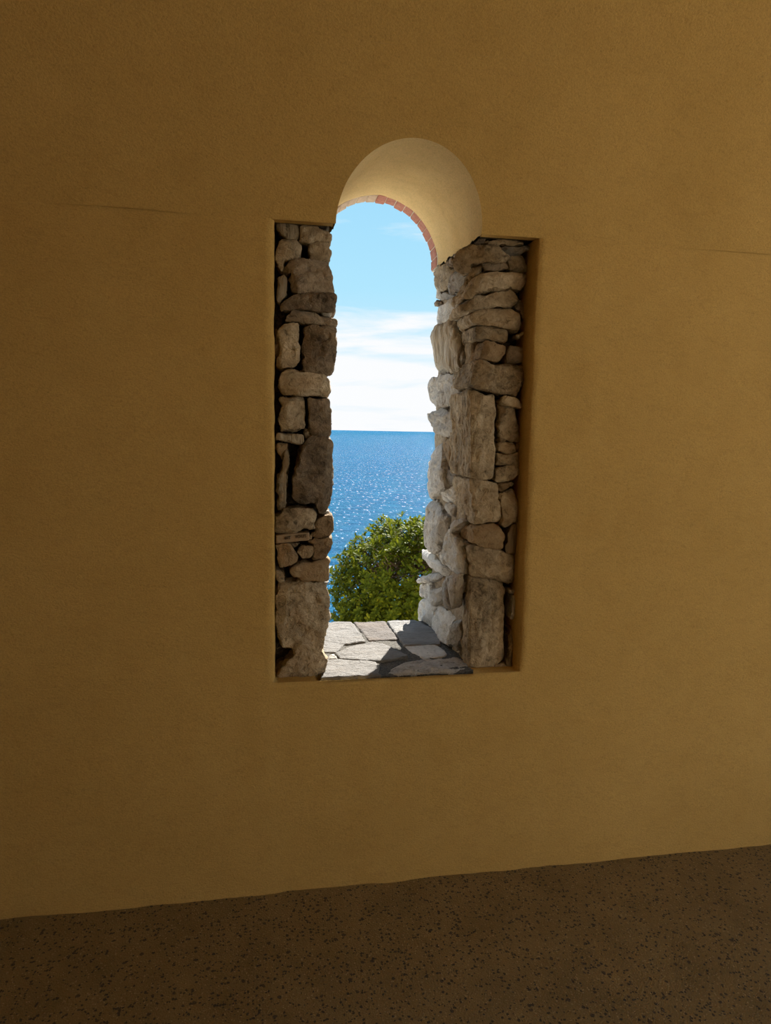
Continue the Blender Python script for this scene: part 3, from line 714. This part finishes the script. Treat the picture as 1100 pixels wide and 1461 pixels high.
front(F_([(878, 430), (927, 440), (922, 560), (912, 652), (853, 642), (868, 540)]), jr, M_PALE, .08, -.006)
front(G([(848, 300), (858, 230), (922, 228), (912, 330), (917, 420), (897, 592), (833, 582), (828, 520), (848, 430)]), jr, T, .08)
front(G([(688, 592), (720, 550), (790, 533), (822, 570), (802, 607), (700, 612)]), jr, T, .08)
front(G([(575, 600), (640, 575), (690, 600), (640, 620), (590, 622)]), jr, T, .06, -.01)

side(A([(270, 262), (290, 240), (332, 248), (322, 290), (275, 292)]), jr, M_DARK, 0)
side(A([(195, 318), (262, 288), (275, 330), (205, 345)]), jr, M_DARK, 0)
side(A([(330, 225), (400, 180), (480, 150), (470, 175), (400, 205)]), jr, M_DARK, .002)
# right jamb: the reveal facing the opening, its colours lightened for skylight
for pts, mat, dx, kw in [
    (A([(122, 400), (138, 352), (212, 345), (252, 400), (200, 562), (158, 592), (118, 560), (125, 480)]), M_GRAIN, 0, {}),
    (A([(228, 470), (260, 403), (322, 408), (352, 480), (342, 562), (250, 607), (203, 572)]), M_PALE, -.002, {}),
    (A([(102, 440), (115, 413), (152, 413), (152, 442)]), M_DARK, 0, {}),
    (A([(98, 647), (125, 540), (150, 455), (167, 560), (152, 652)]), M_LIGHTENED, 0, {}),
    (A([(190, 330), (250, 315), (262, 372), (215, 350)]), M_DARK, .004, {}),
    (A([(275, 603), (340, 598), (377, 620), (320, 647), (278, 647)]), M_PALE, 0, {}),
    (A([(160, 600), (270, 610), (285, 650), (200, 660), (150, 640)]), M_PALE, .006, {}),
    (B([(83, 252), (110, 112), (240, 50), (370, 8), (392, 30), (352, 172), (230, 232), (140, 262)]), M_LIGHTENED, 0, {}),
    (B([(86, 90), (120, 55), (152, 78), (150, 95)]), M_DARK, 0, {}),
    (A([(335, 440), (387, 450), (362, 562), (342, 562)]), M_PALE, .006, {}),
    (B([(80, 340), (130, 288), (190, 263), (262, 228), (312, 340), (322, 450), (312, 642), (287, 682), (110, 697), (93, 560)]), M_GRAINP, -.006, dict(grain=(1.2, 1.2, .12), amp=1.3)),
    (B([(298, 230), (352, 210), (347, 300), (320, 332)]), M_PALE, .004, {}),
    (B([(325, 430), (348, 420), (360, 560), (330, 640), (318, 560)]), M_PALE, .012, {}),
    (C([(53, 292), (80, 270), (95, 198), (150, 163), (290, 138), (292, 280), (330, 340), (240, 412), (140, 432), (88, 382), (80, 320)]), M_LIGHTENED, -.004, {}),
    (C([(292, 352), (360, 318), (382, 340), (330, 372), (288, 387)]), M_PALE, .004, {}),
    (C([(53, 500), (78, 483), (150, 438), (200, 468), (267, 478), (272, 600), (250, 692), (180, 687), (118, 642), (98, 570)]), M_PALE, 0, {}),
    (D([(208, 190), (240, 143), (322, 168), (322, 382), (290, 402), (250, 332), (213, 262)]), M_RUST, .006, {}),
    (D([(103, 470), (108, 370), (150, 238), (205, 193), (242, 350), (262, 480), (272, 602), (180, 642), (120, 682), (83, 642), (108, 520)]), M_LIGHTENED, -.006, dict(amp=1.2)),
    (D([(258, 420), (342, 438), (332, 532), (290, 592), (268, 520)]), M_PALE, .014, {}),
    (D([(198, 652), (330, 560), (334, 732), (240, 722)]), M_LIGHTENED, .004, {}),
    (E_([(73, 240), (83, 188), (150, 148), (192, 188), (252, 300), (244, 480), (190, 612), (140, 602), (93, 540), (63, 440)]), M_LIGHTENED, -.008, dict(amp=1.3, grain=(1, 1, .4))),
    (E_([(238, 210), (280, 168), (332, 188), (312, 282), (270, 262)]), M_PALE, .004, {}),
    (E_([(255, 330), (312, 320), (285, 460), (255, 500)]), M_DARK, .02, {}),
    ([(646.8, 740.5), (654.6, 742.8), (644.8, 760), (652, 773.5), (658.9, 793), (660.6, 804.5), (667.9, 812.7), (667.2, 824.2), (655.5, 822.7), (647.3, 818.7), (631, 806.2), (621.8, 798), (629.2, 776.7), (639, 755)], M_LIGHTENED, -.006, dict(amp=1.2)),
    (E_([(345, 440), (385, 500), (470, 545), (440, 600), (400, 560), (360, 500)]), M_DARK, .012, {}),
    (F_([(28, 35), (100, 40), (130, 58), (272, 200), (252, 262), (210, 232), (110, 152), (58, 70)]), M_LIGHTENED, -.006, {}),
    (F_([(26, 290), (150, 228), (212, 248), (150, 302), (90, 312), (38, 322)]), M_LIGHTENED, -.01, {}),
    (F_([(38, 332), (130, 310), (150, 380), (212, 370), (222, 430), (180, 512), (100, 482), (83, 430), (43, 402)]), M_LIGHTENED, 0, {}),
    (F_([(208, 290), (265, 270), (282, 420), (302, 542), (250, 522), (218, 400)]), M_PALE, .006, {}),
    (F_([(263, 275), (382, 258), (394, 410), (396, 520), (348, 532), (300, 542), (278, 420)]), M_PALE, -.03, dict(depth=.1, amp=.6)),
    (F_([(390, 400), (400, 330), (437, 278), (442, 300), (424, 412)]), M_PALE, 0, {}),
    (F_([(46, 480), (90, 460), (192, 515), (152, 572), (142, 692), (58, 655)]), M_LIGHTENED, -.004, {}),
    ([(614.3, 873.3), (622.7, 864.8), (633.4, 869.8), (642.6, 881.5), (642.6, 902.5), (644, 922.3), (629.3, 917.3), (616, 909.3), (612.8, 891)], M_LIGHTENED, 0, {}),
    (G([(318, 190), (370, 128), (384, 300), (352, 402), (330, 402), (308, 300)]), M_PALE, .002, {}),
    ([(603.5, 885), (612.5, 886), (615, 908), (611, 905), (605, 895)], M_LIGHTENED, .002, {}),
]:
    side(pts, jr, mat, dx, kw.pop('depth', .085), **kw)

# ---- the paved sill
ZS = NZ0 + .004
bed = rough_slab('sill_bed', .175, .72, .018, THK-.015, NZ0-.09, NZ0-.001, M_BED, 81, .003, .010)
bed.parent = win; tag(bed, 'grey gravelly mortar bed of the window sill')
def S8(p): return crop(455, 870, 5.238, p)
for pts, mat in [
    (S8([(10, 97), (250, 91), (349, 237), (187, 256), (152, 300), (120, 317), (10, 312)]), M_SLATE),
    (S8([(260, 91), (498, 84), (597, 222), (372, 226)]), M_SLATE_PINK),
    (S8([(507, 84), (716, 71), (800, 105), (900, 165), (905, 255), (860, 256), (640, 264), (605, 222)]), M_SLATE_ROUGH),
    (S8([(116, 325), (180, 290), (280, 261), (400, 236), (470, 250), (560, 285), (667, 335), (652, 350), (480, 379), (280, 371), (160, 359)]), M_SLATE),
    (S8([(633, 272), (700, 261), (882, 261), (967, 330), (937, 350), (780, 363), (720, 335)]), M_LIGHTENED),  # paver in shadow, lightened in colour to make up for it
    (S8([(20, 366), (150, 362), (300, 379), (425, 381), (457, 430), (442, 470), (496, 500), (490, 513), (350, 516), (85, 528), (15, 529)]), M_SLATE),
    (S8([(498, 490), (560, 420), (660, 386), (760, 371), (1040, 360), (1180, 420), (1200, 478), (880, 489), (600, 505)]), M_PALE),  # shadowed front paver kept paler than the sunlit slates
    (S8([(65, 318), (112, 322), (150, 357), (70, 360)]), M_PALE),
]:
    SEED[0] += 1; r = random.Random(SEED[0]); zz = ZS + r.uniform(-.003, .004)
    P3 = [on_plane(x, y, (0, 0, zz), (0, 0, 1)) for x, y in pts]
    rough = mat is M_PALE
    P3 = [np.array([max(p[0], .12), max(p[1], (.020 if rough else .012)+r.uniform(0, .003)), p[2]]) for p in P3]
    o = make_stone('paving_stone', P3, (0, 0, -1), .05, bed, SEED[0], mat, vox=.005, amp=1.3 if rough else .42, bev=.004, taper=.99, tilt=.006)

# ------------------------------------------------------------------ the bush beyond the sill
BY = 4.4
bc = on_plane(588, 842, (0, BY, 0), FN); bc = Vector(bc)
root = Vector((bc.x+.05, BY+.05, float(np.interp(BY, gy, gz))-.05))
bush = bpy.data.objects.new('bush', None); COL.objects.link(bush); bush.location = root
tag(bush, 'rounded green leafy bush on the slope outside, seen over the window sill', 'bush')
def child(o):
    o.parent = bush; o.matrix_parent_inverse = Matrix.Translation(-root); return o
rb = random.Random(11)
tr = MB(); hub = Vector((bc.x+.02, BY+.02, bc.z-.35))
tr.tube([root, root.lerp(hub, .5)+Vector((.03, .02, 0)), hub], [.05, .042, .035], 8)
child(tr.build('trunk', M_BARK))
tips = []
def crown_r(d):
    n = vnoise(np.array([[d.x*2.3, d.y*2.3, d.z*2.3]]), 91)[0]
    return .78*(1 + .13*n)
for k in range(9):
    az = 2*pi*k/9 + rb.uniform(-.3, .3); el = rb.uniform(.35, 1.25) if k else 1.4
    d = Vector((cos(az)*cos(el), sin(az)*cos(el), sin(el)))
    end = bc + d*.42
    mid = hub.lerp(end, .5) + Vector((rb.uniform(-.06, .06), rb.uniform(-.06, .06), rb.uniform(-.03, .05)))
    mb = MB(); mb.tube([hub, hub.lerp(mid, .5)+Vector((rb.uniform(-.03, .03),)*3), mid, end], [.026, .021, .016, .011], 6)
    for q in range(34):
        d2 = (d + Vector((rb.gauss(0, .55), rb.gauss(0, .55), rb.gauss(.05, .5)))).normalized()
        if d2.z < -.45: d2.z *= -.5; d2.normalize()
        t0 = rb.uniform(.35, 1.0); st = mid.lerp(end, t0)
        tip = bc + d2*crown_r(d2)*rb.choice([rb.uniform(.55, .85), rb.uniform(.86, 1.0), rb.uniform(.9, 1.02), rb.uniform(.92, 1.04)])
        tip.z = max(tip.z, root.z+.25)
        m1 = st.lerp(tip, .5) + Vector((rb.uniform(-.04, .04), rb.uniform(-.04, .04), rb.uniform(-.05, .01)))
        mb.tube([st, m1, tip], [.007, .005, .0035], 4)
        tips.append((tip, (tip-m1).normalized()))
    child(mb.build('branch', M_BARK, None, True))
# extra shoots filling the dome
for k in range(900):
    d2 = Vector((rb.gauss(0, 1), rb.gauss(-.25, 1), rb.gauss(.05, .9))).normalized()
    if d2.z < -.85: continue
    tip = bc + d2*crown_r(d2)*rb.choice([rb.uniform(.86, 1.0), rb.uniform(.9, 1.03), rb.uniform(.95, 1.10)]); tips.append((tip, (d2+Vector((0, 0, .5))).normalized()))
for k in range(760):
    d2 = Vector((rb.gauss(0, 1), rb.gauss(-.4, .9), rb.gauss(-.55, .45))).normalized()
    tip = bc + d2*.8*rb.uniform(.62, 1.02); tips.append((tip, (d2+Vector((0, 0, .4))).normalized()))
# one leaf: obovate blade folded at its midrib
def leaf_geo():
    prof = [(0, .004), (.25, .09), (.55, .17), (.8, .185), (.95, .10), (1.0, .0)]
    v = []; f = []
    for i, (y, w) in enumerate(prof):
        z = -.10*(y**2)
        v += [(-w, y, z+.06*w/.18), (0, y, z-.0), (w, y, z+.06*w/.18)]
    for i in range(len(prof)-1):
        a = i*3; f += [(a, a+1, a+4, a+3), (a+1, a+2, a+5, a+4)]
    return np.array(v), f
LV, LF = leaf_geo()
leaves = []
for tip, ax in tips:
    ax = (ax + Vector((0, 0, .35))).normalized(); a = ax.orthogonal().normalized(); b = ax.cross(a); nl = rb.randint(9, 13); ph = rb.uniform(0, 6)
    for q in range(nl):
        an = ph + q*2.4; out = (a*cos(an) + b*sin(an)); lift = rb.uniform(.25, .95) if q < nl*.7 else rb.uniform(1.0, 2.2)
        y = (out + ax*lift).normalized(); x = y.cross(ax)
        if x.length < 1e-3: continue
        x.normalize(); zv = x.cross(y); L = rb.uniform(.042, .070)
        base = tip - ax*rb.uniform(0, .035)
        R = Matrix((x, y, zv)).transposed()
        leaves.append((base, R, L))
    for q in range(5):        # older leaves further down the shoot
        base = tip - ax*rb.uniform(.04, .13); y = Vector((rb.gauss(0, 1), rb.gauss(0, 1), rb.gauss(.1, .6))).normalized(); x = y.cross(ax)
        if x.length < 1e-3: continue
        x.normalize(); leaves.append((base, Matrix((x, y, x.cross(y))).transposed(), rb.uniform(.045, .07)))
camv = Vector(CAM)
toC = (camv-bc).normalized()
# the foremost leaves singly
order = sorted(range(len(leaves)), key=lambda i: -((leaves[i][0]-bc).dot(toC) - .35*abs((leaves[i][0]-bc).x)))
single = set(order[:300])
lm = bpy.data.meshes.new('leaf'); lm.from_pydata([tuple(p) for p in LV], [], LF); lm.update(); lm.materials.append(M_LEAF); lm.polygons.foreach_set('use_smooth', [True]*len(lm.polygons))
mv, mf = [], []
for i, (base, R, L) in enumerate(leaves):
    if i in single:
        o = bpy.data.objects.new('leaf', lm); COL.objects.link(o); o.parent = bush
        o.matrix_parent_inverse = Matrix.Translation(-root)
        o.matrix_basis = Matrix.Translation(base) @ R.to_4x4() @ Matrix.Scale(L, 4)
    else:
        Rn = np.array(R); n0 = len(mv); w = (LV*L)@Rn.T + np.array(base)
        mv.extend(map(tuple, w)); mf.extend(tuple(q+n0 for q in ff_) for ff_ in LF)
fo = child(mesh_obj('foliage', mv, mf, M_LEAF, None, True)); tag(fo, kind='stuff')
